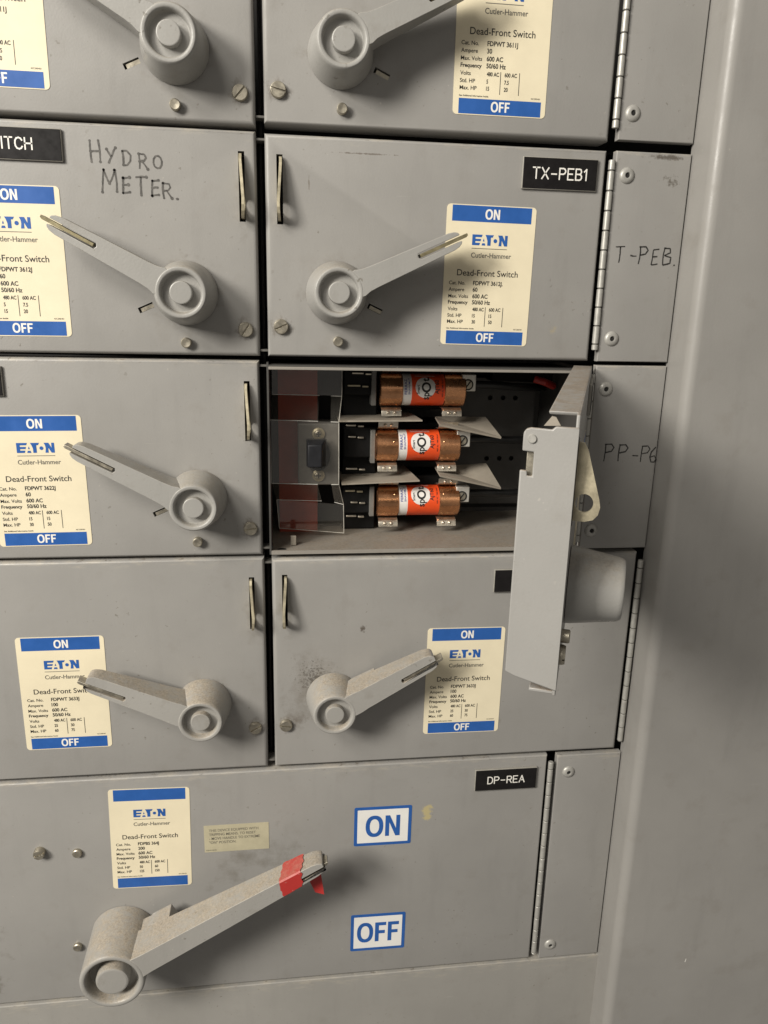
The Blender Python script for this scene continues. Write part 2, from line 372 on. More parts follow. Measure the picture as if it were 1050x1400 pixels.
def engraved(mb, s, x, base, h, align='C', wd=.92, gap=.26, out=2.5, xs=1.0):
    tot = (sum(ENG[c][0] for c in s)+gap*(len(s)-1))*h*xs
    x -= {'C': tot/2, 'R': tot, 'L': 0}[align]
    for c in s:
        for pth in ENG[c][1]:
            q = [(x+a*h*xs, base+b*h) for a, b in pth]
            for i, (a, b) in enumerate(zip(q, q[1:])):
                d = Vector((b[0]-a[0], b[1]-a[1])).normalized(); n = Vector((-d.y, d.x))*wd/2; e = d*wd*.42
                o = out+.004*i
                mb.face([mb.v((a[0]-e.x+n.x, a[1]-e.y+n.y, o)), mb.v((a[0]-e.x-n.x, a[1]-e.y-n.y, o)), mb.v((b[0]+e.x-n.x, b[1]+e.y-n.y, o)), mb.v((b[0]+e.x+n.x, b[1]+e.y+n.y, o))])
        x += (ENG[c][0]+gap)*h*xs

def boolean_cut(mb_a, mb_b, name, mat, parent):
    me = []
    for q in (mb_a, mb_b):
        bmesh.ops.recalc_face_normals(q.bm, faces=q.bm.faces[:])
        d = bpy.data.meshes.new('tmp'); q.bm.to_mesh(d); q.bm.free(); me.append(d)
    a = bpy.data.objects.new('a', me[0]); b = bpy.data.objects.new('b', me[1]); COL.objects.link(a); COL.objects.link(b)
    md = a.modifiers.new('x', 'BOOLEAN'); md.operation = 'DIFFERENCE'; md.solver = 'EXACT'; md.object = b
    bpy.context.view_layer.update()
    new = bpy.data.meshes.new_from_object(a.evaluated_get(bpy.context.evaluated_depsgraph_get())); new.name = name
    for o in (a, b): bpy.data.objects.remove(o)
    for d in me: bpy.data.meshes.remove(d)
    new.transform(Matrix.Translation(-origin(parent)))
    return link(name, new, mat, parent)

# ------------------------------------------------------------------ unit parts
def rounded_box(mb, x0, x1, z0, z1, depth, r):
    """sheet-metal front with rolled edges"""
    mb.box(x0, x1, z0, z1, -depth, 0)
    fr = [e for e in mb.bm.edges if all(abs(v.co.y - mb.mp(0, 0, 0).y) < 1e-6 for v in e.verts)]
    bmesh.ops.bevel(mb.bm, geom=fr, offset=r*MM, segments=4, affect='EDGES', profile=.5)

def handle(parent, hx, hz, sgn, ang, mp=P, mat='handle', strip_mat='zinc', strip_b=0.0, big=False, notch=False):
    a_ = R(ang); ux, uz = sgn*math.cos(a_), math.sin(a_); nx, nz = -sgn*math.sin(a_)*1.0, math.cos(a_)
    def L(a, b, h): return (hx+ux*a+nx*b, hz+uz*a+nz*b, h)
    m = MB(mp)
    if not big:
        m.lathe(hx, hz, [(22.0, .3), (21.8, 3), (17.7, 27.5), (17.1, 29.2), (16.2, 30.2), (14.6, 30.2), (13.7, 29.6), (13.2, 28), (12.8, 24.6), (.0, 24.6)], 56)
        tip, s0, sw = 91.5, 59.0, 2.0
        up = [(15.2*math.cos(R(q_)), 15.2*math.sin(R(q_))) for q_ in (0, 12, 24, 36)] + [(15.8, 9.3), (20, 8.0), (26, 7.5), (s0, 6.7), (tip-7, 6.0), (tip-3, 5.2), (tip-.8, 3.9), (tip, 2.7)]
        zf = lambda a: 30.0-1.2*max(0, a-15)/75; zb = lambda a: 5.5+10.0*max(0, min(1, (a-15)/75))
        sb = strip_b
    else:
        m.lathe(hx, hz, [(27.5, .3), (27.2, 4), (26.0, 50), (25.4, 51.5), (24.3, 52.2), (22.4, 52.2), (21.2, 51.3), (20.6, 49), (19.6, 41), (.0, 41)], 64)
        tip, s0, sw = 197.0, 158.0, 1.6
        up = [(23.2*math.cos(R(q_)), 23.2*math.sin(R(q_))) for q_ in (0, 9, 18, 26)] + [(25, 9.9), (32, 9.4), (100, 8.4), (s0, 7.2), (tip-8, 5.8), (tip-3, 4.6), (tip, 2.4)]
        zf = lambda a: 52.0-1.5*a/197; zb = lambda a: 22.0+12.0*max(0, min(1, (a-30)/165))
        sb = -2.2
    if mat == 'handle_dusty' and not big: up = [(a, b*(1 if a < 19 else 1.16)) for a, b in up]
    lo = [(a, -b) for a, b in up if b]
    poly = up + [(tip-.3, sb+sw), (s0+1, sb+sw), (s0, sb), (s0+1, sb-sw), (tip-.3, sb-sw)] + lo[::-1]
    m.prism(poly, lambda a, b: L(a, b, zb(a)), lambda a, b: L(a, b, zf(a)))
    # lug under the root of the arm
    if big: m.prism([(26, 8.6), (34, 8.2), (36, 9.2), (54, 8.8), (54, -7.5), (26, -8)], lambda a, b: L(a, b, 9), lambda a, b: L(a, b, 24))
    elif notch: m.prism([(19, 7.9), (42, 6.6), (42, -6), (19, -7)], lambda a, b: L(a, b, 2.5), lambda a, b: L(a, b, 9))
    h = m.build('handle', M[mat], parent, bevel=.9 if not big else 1.2, seg=3, angle=40)
    m = MB(mp)
    if not big: m.lathe(hx, hz, [(7.6, 22), (7.5, 29.2), (7.3, 29.8), (6.9, 30.05), (0, 30.1)], 36)
    else: m.lathe(hx, hz, [(13.2, 40), (13.2, 50), (12.7, 51.3), (11.6, 51.9), (0, 52.0)], 44)
    m.build('hub_button', M[mat], h)
    m = MB(mp); t0 = s0+2.2; t1 = tip+(5.5 if not big else 3); hw = 1.15
    za = (lambda a: zf(a)-1.0) if not big else (lambda a: zf(a)-4.0)
    m.prism([(t0, sb+hw), (t0, sb-hw), (t1-1.5, sb-hw), (t1, sb-hw+.8), (t1, sb+hw)], lambda a, b: L(a, b, za(a)-9), lambda a, b: L(a, b, za(a)))
    m.build('lock_strip', M[strip_mat], h, bevel=.25)
    return L, zf, zb

def label_sheet(parent, x, z, spec, mp=P, ang=0.0, onoff=True, w=66.0, h=98.0):
    """x,z = top left corner; u right, v down in millimetres"""
    ca, sa = math.cos(R(ang)), math.sin(R(ang))
    def Q(u, v, o): return (x+u*ca+v*sa, z+u*sa-v*ca, o)
    def rr(u0, u1, v0, v1, r):
        out = []
        for cx_, cy_, s in ((u1-r, v0+r, -90), (u1-r, v1-r, 0), (u0+r, v1-r, 90), (u0+r, v0+r, 180)):
            for k in range(6): t = R(s+18*k); out.append((cx_+r*math.cos(t), cy_+r*math.sin(t)))
        return out
    m = MB(mp); m.prism(rr(0, w, 0, h, 2.8), lambda u, v: Q(u, v, .05), lambda u, v: Q(u, v, .30))
    lab = m.build('rating_label', M['cream'], parent)
    for v0, v1, t, tv, th in ((.6, 11.4, 'ON', 9.5, 6.8), (87.8, 97.4, 'OFF', 95.6, 6.4)):
        m = MB(mp); m.prism([(4.0, v0), (62.6, v0), (62.6, v1), (4.0, v1)], lambda u, v: Q(u, v, .28), lambda u, v: Q(u, v, .36))
        band = m.build('blue_band', M['blue'], lab)
        if onoff:
            m = MB(mp); block(m, t, 33.6, -tv, th, lambda a, b: Q(a, -b, .44), xs=.92); m.build('band_lettering', M['white'], lab, smooth=False, recalc=False)
    # maker's wordmark
    m = MB(mp)
    def gp(pts): m.face([m.v(Q(19.6+a*26.2, 20.0+(1-b)*7.3, .42)) for a, b in pts])
    gp([(0, 0), (.205, 0), (.225, .23), (.09, .23), (.09, .39), (.235, .39), (.25, .60), (.09, .60), (.09, .77), (.262, .77), (.285, 1), (0, 1)])
    gp([(.270, 0), (.378, 0), (.362, .21), (.288, .21)]); gp([(.300, .38), (.348, .38), (.325, .66)])
    gp([(.365, 1), (.605, 1), (.57, .77), (.525, .77), (.525, 0), (.432, 0), (.432, .42), (.40, .77)])
    gp([(.655+.052*math.cos(2*math.pi*k/20), .46+.19*math.sin(2*math.pi*k/20)) for k in range(20)])
    gp([(.752, 0), (.835, 0), (.835, .52), (.915, 0), (1, 0), (1, 1), (.925, 1), (.925, .48), (.85, 1), (.725, 1), (.758, .75), (.770, .45)])
    m.build('wordmark', M['blue'], lab, smooth=False)
    m = MB(mp)
    m.prism([(19.6, 29.3), (45.8, 29.3), (45.8, 29.75), (19.6, 29.75)], lambda u, v: Q(u, v, .30), lambda u, v: Q(u, v, .38))
    text(m, 'Cutler-Hammer', 19.4, -35.8, 3.3, fn=lambda a, b: Q(a, -b, .40), xs=.95, bold=.012)
    m.build('maker_lettering', M['ink_grey'], lab, smooth=False, recalc=False)
    m = MB(mp)
    F = lambda a, b: Q(a, -b, .40)
    text(m, 'Dead-Front Switch', 32.6, -48.6, 4.2, align='C', fn=F, xs=.98, bold=.006)
    left = ['Cat. No.', 'Ampere', 'Max. Volts', 'Frequency', 'Volts', 'Std. HP', 'Max. HP']
    right = [spec[0], spec[1], '600 AC', '50/60 Hz', '480 AC', spec[2], spec[4]]
    third = [None]*4 + ['600 AC', spec[3], spec[5]]
    for i, v in enumerate((55.0, 59.6, 64.3, 68.6, 73.4, 78.0, 82.4)):
        text(m, left[i], 4.2, -v, 2.4, fn=F, bold=.012 if i != 3 else .026)
        text(m, right[i], 22.2 + (0.6 if i > 3 else 0), -v, 2.8 if i < 4 else 2.4, fn=F, bold=.024, xs=.90 if i < 4 else .78)
        if third[i]: text(m, third[i], 35.4, -v, 2.4, fn=F, bold=.022, xs=.80)
    for u in (32.4, 45.8): m.prism([(u, 70.5), (u+.42, 70.5), (u+.42, 84.5), (u, 84.5)], lambda a, b: Q(a, b, .30), lambda a, b: Q(a, b, .38))
    text(m, 'See Additional Information Inside', 4.0, -86.6, 1.05, fn=F, bold=.01)
    text(m, '42C200H01', 61.6, -86.4, .95, fn=F, align='R')
    m.build('rating_lettering', M['ink'], lab, smooth=False, recalc=False)
    return lab

def nameplate(parent, x0, x1, z0, z1, s, mp=P, h=6.6, xs=.98, name='nameplate', sx=None, align='C'):
    m = MB(mp); m.box(x0, x1, z0, z1, .05, 2.0); n = m.build(name, M['plate_core'], parent, bevel=.35)
    m = MB(mp); m.box(x0+.5, x1-.5, z0+.5, z1-.5, 1.9, 2.35); m.build('plate_face', M['plate_black'], n, bevel=.2)
    if s:
        m = MB(mp); engraved(m, s, (x0+x1)/2 if sx is None else sx, (z0+z1)/2-h/2, h, align=align, xs=xs); m.build('plate_lettering', M['white'], n, smooth=False, recalc=False)
    return n

def slot_screw(parent, x, z, r=5.3, ang=30, mp=P, hgt=3.0):
    a = R(ang); ca, sa = math.cos(a), math.sin(a); m = MB(mp)
    m.lathe(x, z, [(r, 0), (r, hgt-1.4), (r-.1, hgt-1.3)], 32)
    for sg in (1, -1):
        pts = []
        t0 = math.asin(.62/r); n = 14
        for k in range(n+1):
            t = t0 + (math.pi-2*t0)*k/n; pts.append((r*math.cos(t), sg*r*math.sin(t)))
        m.prism(pts, lambda u, v: (x+u*ca-v*sa, z+u*sa+v*ca, hgt-1.6), lambda u, v: (x+(u*ca-v*sa)*.90, z+(u*sa+v*ca)*.90, hgt))
    return m.build('door_screw', M['steel'], parent, bevel=.35, seg=2)

def pin(parent, x, z, mp=P, r=3.6, h=4.5):
    m = MB(mp); m.lathe(x, z, [(r, 0), (r, h-.6), (r-.6, h), (r*.45, h-.15), (0, h-.3)], 26); return m.build('stop_pin', M['steel'], parent)

def tab(parent, x, z0, z1, sgn, mp=P, bend=1.0):
    zt = z1-1.5; h = zt-z0
    outer = [(-12, zt-1), (1.0, zt), (3.0, zt-.4), (5.0, zt-4), (12.2, z0+14), (13.0, z0+10), (12.2, z0+6.0), (10, z0+3.2), (6, z0+2), (-12, z0+2)]
    hole = [(5.2+4.4*math.cos(2*math.pi*k/20), z0+11.5+4.8*math.sin(2*math.pi*k/20)) for k in range(20)]
    m = MB(mp); bx = lambda o, z: x + sgn*bend*(0.9*math.sin((z-z0)/h*5.2))
    m.plate(outer, [hole], lambda o, z: (bx(o, z)-.95, z, o), lambda o, z: (bx(o, z)+.95, z, o))
    return m.build('padlock_tab', M['zinc'], parent, smooth=False)

def piano_hinge(parent, x, z0, z1, pitch=13.6, r=2.35, mp=P, out=.6):
    m = MB(mp); z = z1; k = 0
    first = True
    while z > z0+1:
        step = pitch*.55 if first else pitch; first = False
        b = max(z0, z-step)
        # barrel along Z
        n = 18
        for (za, zb_) in ((z-.38, b+.38),):
            prof = [(r-.35, za), (r, za-.35), (r, zb_+.35), (r-.35, zb_)]
            rings = [[m.v((x+q*math.cos(2*math.pi*i/n), zz, out+q*math.sin(2*math.pi*i/n))) for i in range(n)] for q, zz in prof]
            for a, c in zip(rings, rings[1:]):
                for i in range(n): m.face([a[i], a[(i+1) % n], c[(i+1) % n], c[i]])
            m.face(rings[0]); m.face(rings[-1])
        z = b
    n = 10
    m_ = MB(mp); c_ = [[m_.v((x+(r-.6)*math.cos(2*math.pi*i/n), zz, out+(r-.6)*math.sin(2*math.pi*i/n))) for i in range(n)] for zz in (z0+.3, z1-.3)]
    for i in range(n): m_.face([c_[0][i], c_[0][(i+1) % n], c_[1][(i+1) % n], c_[1][i]])
    h = m.build('piano_hinge', M['hinge'], parent); m_.build('hinge_pin', M['frame'], h)
    return h

def slot_mark(parent, x, z, ang, ln=11.0, wd=4.0, mp=P):
    a = R(ang); ca, sa = math.cos(a), math.sin(a)
    m = MB(mp); L = lambda u, v, o: (x+u*ca-v*sa, z+u*sa+v*ca, o)
    m.prism([(-ln*.36, -wd*.42), (ln*.5, -wd*.42), (ln*.5, wd*.22), (-ln*.36, wd*.22)], lambda u, v: L(u, v, -4.5), lambda u, v: L(u, v, -.7))
    return m.build('indicator_strip', M['steel'], parent)

def strokes(mb, path_list, wd, x, z, h, out=.12):
    for pth in path_list:
        q = [(x+u*h, z+v*h) for u, v in pth]; fine = []
        bow = random.uniform(-.05, .05)
        for a, b in zip(q, q[1:]):
            n = max(2, int(math.hypot(b[0]-a[0], b[1]-a[1])/.9))
            for k in range(n):
                t = k/n; k_ = bow*math.sin(math.pi*t)*(1 if len(q) < 4 else .3)
                fine.append((a[0]+(b[0]-a[0])*t-(b[1]-a[1])*k_+random.uniform(-.07, .07), a[1]+(b[1]-a[1])*t+(b[0]-a[0])*k_+random.uniform(-.07, .07)))
        fine.append(q[-1])
        w0 = wd*random.uniform(.8, 1.15); w1 = wd*random.uniform(.7, 1.25)
        mb.strip(fine, (w0, w1), out)
def arc(cx, cy, rx_, ry_, a0, a1, n=10): return [(cx+rx_*math.cos(R(a0+(a1-a0)*k/n)), cy+ry_*math.sin(R(a0+(a1-a0)*k/n))) for k in range(n+1)]
HAND = {
 'H': [[(0, 1), (.03, 0)], [(.42, 1.02), (.46, .02)], [(.02, .5), (.45, .52)]],
 'y': [[(0, .75), (.25, .35)], [(.52, .85), (.3, .4), (.08, -.05)]],
 'D': [[(.05, .85), (.08, .05)], [(0, .83), (.3, .85), (.52, .6), (.5, .3), (.3, .05), (.05, .02)]],
 'O': [arc(.3, .45, .27, .38, 80, 440)],
 'R': [[(.02, 0), (.0, .85)], [(0, .85), (.35, .82), (.42, .62), (.3, .46), (.04, .42)], [(.2, .43), (.5, .0)]],
 'M': [[(0, 0), (.12, 1)], [(.12, 1), (.35, .4)], [(.35, .4), (.62, 1)], [(.62, 1), (.68, .05)]],
 'E': [[(.05, .85), (.0, .0)], [(.05, .85), (.42, .9)], [(.03, .45), (.34, .48)], [(0, 0), (.4, .06)]],
 'T': [[(0, .92), (.6, .96)], [(.3, .95), (.28, 0)]],
 'P': [[(.02, 0), (.06, 1)], [(0, .98), (.4, 1), (.56, .8), (.42, .58), (.05, .5)]],
 'B': [[(.02, 0), (.05, 1)], [(0, .98), (.38, .95), (.42, .72), (.06, .55)], [(.06, .55), (.48, .45), (.46, .12), (.02, .0)]],
 '6': [[(.36, 1), (.1, .7), (.02, .35), (.14, .03), (.36, .02), (.46, .25), (.32, .45), (.06, .35)]],
 '-': [[(.0, .45), (.4, .42)]], '.': [[(0, .02), (.10, .04)]],
}

# ------------------------------------------------------------------ switch units
GRP = 'switch units in the board'
def unit(sgn, z0, z1, label, xin=3.0, xout=246.5, hub=(53.0, 45.6), spec=None, lab=None, ang=26, hmat='handle', smat='brass', dmat='door',
         screw_ang=30, name_pl=None, hinge=None, mark=True, pin_dz=-34.0, notch=False, sb=0.0, tab_z=None, lab_ang=0.0, skew=0.0):
    xs_ = sorted((sgn*xin, sgn*xout))
    u = thing('switch_unit', label, 'switch', xs_[0], z0, 0, GRP)
    d = MB(); rounded_box(d, xs_[0], xs_[1], z0, z1, 20, 3.0)
    c = MB()
    tz0, tz1 = tab_z if tab_z else (z1-58.0, z1-13.0)
    tx = sgn*12.9
    c.box(tx-2.1, tx+2.1, tz0, tz1, -30, 6)
    hx, hz = sgn*hub[0], z0+hub[1]
    mx, mz, ma = hx+sgn*28, hz-10.5, -sgn*24
    if mark:
        ca, sa = math.cos(R(ma)), math.sin(R(ma)); L = lambda a, b, o: (mx+a*ca-b*sa, mz+a*sa+b*ca, o)
        c.prism([(-5.5, -1.9), (5.5, -1.9), (5.5, 1.9), (-5.5, 1.9)], lambda a, b: L(a, b, -30), lambda a, b: L(a, b, 6))
    hd = hx-xs_[0]
    boolean_cut(d, c, 'door_panel', paint('grey_enamel_'+str(len(DOORS)), GREY, spots=SPOTS.get(dmat, [])+[
        (hd+random.uniform(1, 5), hub[1]+random.uniform(1, 5), random.uniform(25, 28), (.05, .043, .035), (.74, .74, .61, .65, .72, .68, .70)[len(DOORS)], .80, random.uniform(230, 330)), (hd, hub[1], 34, (.17, .15, .12), .58, .92, 60),
        (sgn*12.6-xs_[0], hub[1]-24.3, 12, (.12, .10, .08), .60, .85, 140), (tx-xs_[0], tz0-z0+10, (12, 40), (.19, .175, .15), .62, .95, 60)]), u); DOORS.append(1)
    if mark: slot_mark(u, mx, mz, ma)
    tab(u, tx+sgn*-.2, tz0, tz1, -sgn)
    handle(u, hx, hz, sgn, ang, P, hmat, smat, sb, notch=notch)
    slot_screw(u, sgn*12.6, hz-24.3, ang=screw_ang)
    pin(u, hx+sgn*1.2, hz+pin_dz)
    if lab: label_sheet(u, lab[0], lab[1], spec, P, lab_ang)
    if hinge: piano_hinge(u, hinge, z0+8, z1-6)
    return u

u = unit(-1, 154.3, 306.0, 'grey switch unit at the top left, above the HYDRO METER one', spec=('FDPWT 3611J', '30', '5', '7.5', '15', '20'), lab=(-199.6, 266.8), ang=29, screw_ang=48, hub=(53.6, 43.4))
u = unit(1, 156.2, 306.0, 'grey switch unit at the top right, label reading 30 amperes', spec=('FDPWT 3611J', '30', '5', '7.5', '15', '20'), lab=(131.9, 266.2), ang=25.5, screw_ang=-12, hub=(54.2, 44.6), hinge=250.2)
u = unit(-1, 1.6, 151.0, 'grey switch unit with HYDRO METER handwritten on its door', spec=('FDPWT 3612J', '60', '5', '7.5', '15', '20'), lab=(-199.4, 110.6), ang=27.6, screw_ang=55, hub=(53.3, 42.8), lab_ang=.4)
nameplate(u, -190.0, -128.8, 125.9, 145.9, 'SWITCH', h=6.8, xs=1.0, sx=-147.6, align='R')
m = MB(); x = -111.0
for chs, x, z, h in (('H', -111.5, 127, 13), ('y', -101, 127, 11), ('D', -91.5, 125.5, 11), ('R', -80.5, 124, 11), ('O', -71.5, 124, 10.5), ('M', -105.5, 108.5, 14), ('E', -92, 108.5, 11), ('T', -83.5, 107.5, 12), ('E', -73, 107.5, 11), ('R', -65.5, 106.3, 11), ('.', -57.4, 105.6, 11)):
    strokes(m, HAND[chs], 1.25, x, z, h)
    for pth in HAND[chs]:
        for q_ in (pth[0], pth[-1]):
            if random.random() < .75: m.face([m.v((x+q_[0]*h+r_*math.cos(2*math.pi*k/10), z+q_[1]*h+r_*math.sin(2*math.pi*k/10), .16)) for r_ in (random.uniform(.7, 1.15),) for k in range(10)])
m.build('handwriting', M['marker'], u, smooth=False)
u = unit(1, 1.6, 150.2, 'grey switch unit with a black TX-PEB1 nameplate above its label', spec=('FDPWT 3612J.', '60', '15', '15', '30', '50'), lab=(131.0, 110.4), ang=24.6, screw_ang=25, hinge=250.2, hub=(52.5, 45.4), dmat='door_scratched', lab_ang=-.6)
nameplate(u, 184.0, 239.6, 122.0, 143.4, 'TX-PEB1', h=7.2, xs=1.0)
u = unit(-1, -150.8, -1.8, 'grey switch unit beside the open compartment, label reading FDPWT 3622J', spec=('FDPWT 3622J', '60', '15', '15', '30', '50'), lab=(-197.6, -42.6), ang=27.8, screw_ang=8, smat='steel', hub=(51.5, 46.3), xin=3.8, tab_z=(-61, -16.5), lab_ang=.6, sb=-.4)
nameplate(u, -240.0, -182.0, -28.8, -7.8, None)
u = unit(-1, -339.6, -153.2, 'grey switch unit with a dusty handle, just left of the sooty one', spec=('FDPWT 3633J', '100', '25', '30', '60', '75'), lab=(-194.0, -214.4), ang=24.0, screw_ang=28, hmat='handle_dusty', smat='steel', hub=(53.3, 62.6), pin_dz=-22, mark=False, tab_z=(-213, -169), sb=-2.4)
u = unit(1, -339.6, -154.2, 'wide grey switch unit with sooty specks around its dusty handle hub', xout=304.7, spec=('FDPWT 3633J', '100', '25', '30', '60', '75'), lab=(129.6, -217.0), ang=29.0, screw_ang=-8, hmat='handle_dusty', smat='steel', hub=(51.4, 63.7), pin_dz=-22, mark=False, tab_z=(-212.5, -167.5), dmat='door_dirty', hinge=307.9, notch=True, sb=-2.4, lab_ang=-.4)
nameplate(u, 182.6, 239.0, -186.0, -166.2, None)

# the wide bottom unit
u = thing('switch_unit', 'wide bottom switch unit with a long handle wrapped in red tape', 'switch', -310, -565, 0, GRP)
d = MB(); rounded_box(d, -310, 242.4, -564.6, -342.6, 20, 2.0); d.build('door_panel', M['door_low'], u)
Lh, zfh, zbh = handle(u, -130.1, -496.9, 1, 29.3, P, 'handle_dusty', 'steel', big=True)
label_sheet(u, -134.6, -353.0, ('FDPBS 364J', '200', '50', '60', '125', '150'), P, -1.2, onoff=False)
nameplate(u, 177.0, 233.2, -373.7, -352.6, 'DP-REA', h=6.6, xs=1.0)
slot_screw(u, -193.0, -408.5, r=4.6, ang=20, hgt=5.5); pin(u, -163.3, -411.8, r=3.8, h=3.0); pin(u, -170.4, -508.1, r=3.8, h=3.0)
piano_hinge(u, 245.8, -558.5, -348.5, pitch=13.4)
m = MB(); m.box(-58.4, -3.4, -420.4, -393.6, .05, .25); il = m.build('instruction_label', M['tan_label'], u)
m = MB()
for i, s in enumerate(('THIS DEVICE EQUIPPED WITH', 'TRIPPING MEANS. TO RESET', '- MOVE HANDLE TO EXTREME', '"ON" POSITION.')): text(m, s, -54.2, -400.0-i*4.0, 2.5, out=.33, xs=.86, bold=.006)
text(m, '42B4918H01', -57.2, -419.0, 1.2, out=.33); m.build('instruction_lettering', M['ink_grey'], il, smooth=False, recalc=False)
for nm, s, cx, cz, wd, ht, an, xs__ in (('on_sticker', 'ON', 96.3, -404.7, 51.0, 39.6, -.4, .84), ('off_sticker', 'OFF', 94.2, -518.8, 50.4, 40.4, -.5, .80)):
    ca, sa = math.cos(R(an)), math.sin(R(an)); Q = lambda a, b, o: (cx+a*ca-b*sa, cz+a*sa+b*ca, o)
    def rr(w2, h2, r):
        return [(sx*(w2-r)+r*math.cos(R(t0+15*k)), sy*(h2-r)+r*math.sin(R(t0+15*k))) for sx, sy, t0 in ((1, 1, 0), (-1, 1, 90), (-1, -1, 180), (1, -1, 270)) for k in range(7)]
    m = MB(); m.prism(rr(wd/2, ht/2, 1.6), lambda a, b: Q(a, b, .05), lambda a, b: Q(a, b, .22)); st = m.build('word_sticker', M['blue'], u)
    m = MB(); m.prism(rr(wd/2-2.9, ht/2-2.9, .5), lambda a, b: Q(a, b, .20), lambda a, b: Q(a, b, .30)); m.build('sticker_face', M['sticker_white'], st)
    m = MB(); block(m, s, 0, -10.6, 21.2, lambda a, b: Q(a, b, .40), xs=xs__); m.build('sticker_lettering', M['blue'], st, smooth=False, recalc=False)

# red tape on the long handle
t = thing('red_tape', 'strip of red tape wrapped around the long bottom handle near its tip', 'tape', *Lh(166, 0, 0))
m = MB()
A0, A1 = 157.0, 175.0
def tape_at(a, u, e):          # u runs round the arm: top side, front, under side
    h2 = 7.9-(a-130)*.028+e; zf_, zb_ = zfh(a)+e, zbh(a)-e
    pts = [(h2, zb_), (h2, zf_-1.0), (h2-1.0, zf_), (-h2+1.0, zf_), (-h2, zf_-1.0), (-h2, zb_)]
    L = [0]
    for p0, p1 in zip(pts, pts[1:]): L.append(L[-1]+math.hypot(p1[0]-p0[0], p1[1]-p0[1]))
    t = u*L[-1]
    for i in range(5):
        if t <= L[i+1] or i == 4:
            f = (t-L[i])/(L[i+1]-L[i]); return pts[i][0]+(pts[i+1][0]-pts[i][0])*f, pts[i][1]+(pts[i+1][1]-pts[i][1])*f
NU, NA = 34, 9; rows = []
for i in range(NU+1):
    u_ = i/NU; sl = 7.0-13.0*u_; r0_, r1_ = random.uniform(-.7, .7), random.uniform(-.9, .9)
    row = []
    for k in range(NA+1):
        a = A0+sl+r0_*(1-k/NA)+(A1-A0+2.5*math.sin(u_*5)+r1_)*k/NA
        wr = .35+.28*(.5+.5*math.sin(k*1.9+u_*9)*math.sin(u_*14+k))
        b_, z_ = tape_at(a, u_, wr); row.append(m.v(Lh(a, b_, z_)))
    rows.append(row)
for r0_, r1_ in zip(rows, rows[1:]):
    for k in range(NA): m.face([r0_[k], r0_[k+1], r1_[k+1], r1_[k]])
m.build('tape_wrap', M['tape'], t)
m = MB(); q = [Lh(175, -6.2, 33), Lh(190, -5.8, 34), (42.6, -439.5, 37), (35.2, -437.5, 36)]; q2 = [(a+.2, b-.2, c+.3) for a, b, c in q]; m.hexa(q+q2); m.build('tape_tail', M['tape'], t, smooth=False)

# ------------------------------------------------------------------ the open unit
u = thing('switch_unit', 'open switch unit with its door swung out, three fuses showing inside', 'switch', 3.0, -151, 0, GRP)
m = MB()
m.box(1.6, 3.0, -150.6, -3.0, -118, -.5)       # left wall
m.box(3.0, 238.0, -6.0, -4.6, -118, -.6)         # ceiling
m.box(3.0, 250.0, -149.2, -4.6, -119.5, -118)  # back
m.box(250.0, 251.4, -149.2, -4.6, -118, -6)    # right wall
m.build('case', M['case_shaded'], u)
m = MB(); m.box(3.0, 249.0, -150.6, -149.2, -118, 0); m.box(3.0, 249.0, -149.3, -147.6, -2.2, -.2); m.build('case_floor', M['case'], u)
m = MB(); m.box(3.0, 238.0, -8.0, -5.9, -1.9, -.3); m.build('case_lip', M['case'], u, bevel=.3)
m = MB(); m.plate([(170, -22), (243, -22), (243, -140), (170, -140)], [[(cx+2.3*math.cos(2*math.pi*k/16), cz+2.3*math.sin(2*math.pi*k/16)) for k in range(16)] for cx in (200.8, 213, 224.5) for cz in (-40, -96.5)], lambda a, b: (a, b, -112), lambda a, b: (a, b, -110.5)); m.build('back_plate', M['case_shaded'], u, smooth=False)
m = MB(); m.box(160, 244, -145, -10, -117.5, -116.5); m.build('hole_backing', M['dark'], u)
m = MB(); m.box(195, 249.5, -23, -8, -110, -86); m.build('terminal_cover', M['black'], u, bevel=1)
m = MB(); m.box(9, 41, -149, -9, -58, -56.5); m.build('insulating_board', M['red_board'], u)
m = MB(); m.box(42, 62, -149, -9, -104, -72); m.box(62, 91, -149, -9, -104, -62)
for z in (-14, -60, -106): m.box(90, 160, z-32, z+2, -110, -74)
m.box(62, 90, -32, -12, -62, -52); m.box(62, 90, -84, -58, -62, -52); m.box(62, 90, -132, -108, -62, -52)
m.build('switch_mechanism', M['black'], u, bevel=1.2)
for z in (-14, -24, -56.5, -66, -93, -112, -122, -134):
    m = MB(); x0 = random.uniform(64, 69); ln = random.uniform(5, 11); m.box(x0, x0+ln, z-.8, z+.5, -52.5, -50); m.box(x0+ln+1.5, x0+ln+6.5, z-1.4, z, -52.5, -49.5)
    m.build('contact_blade', M['tin' if z not in (-24, -112) else 'zinc'], u, bevel=.3)
for z0_, z1_ in ((-40, -10), (-88, -60), (-134, -108)):
    m = MB(); m.box(84.5, 88.5, z0_, z1_, -62, -48); m.build('phase_spacer', M['moulded'], u, bevel=.5)
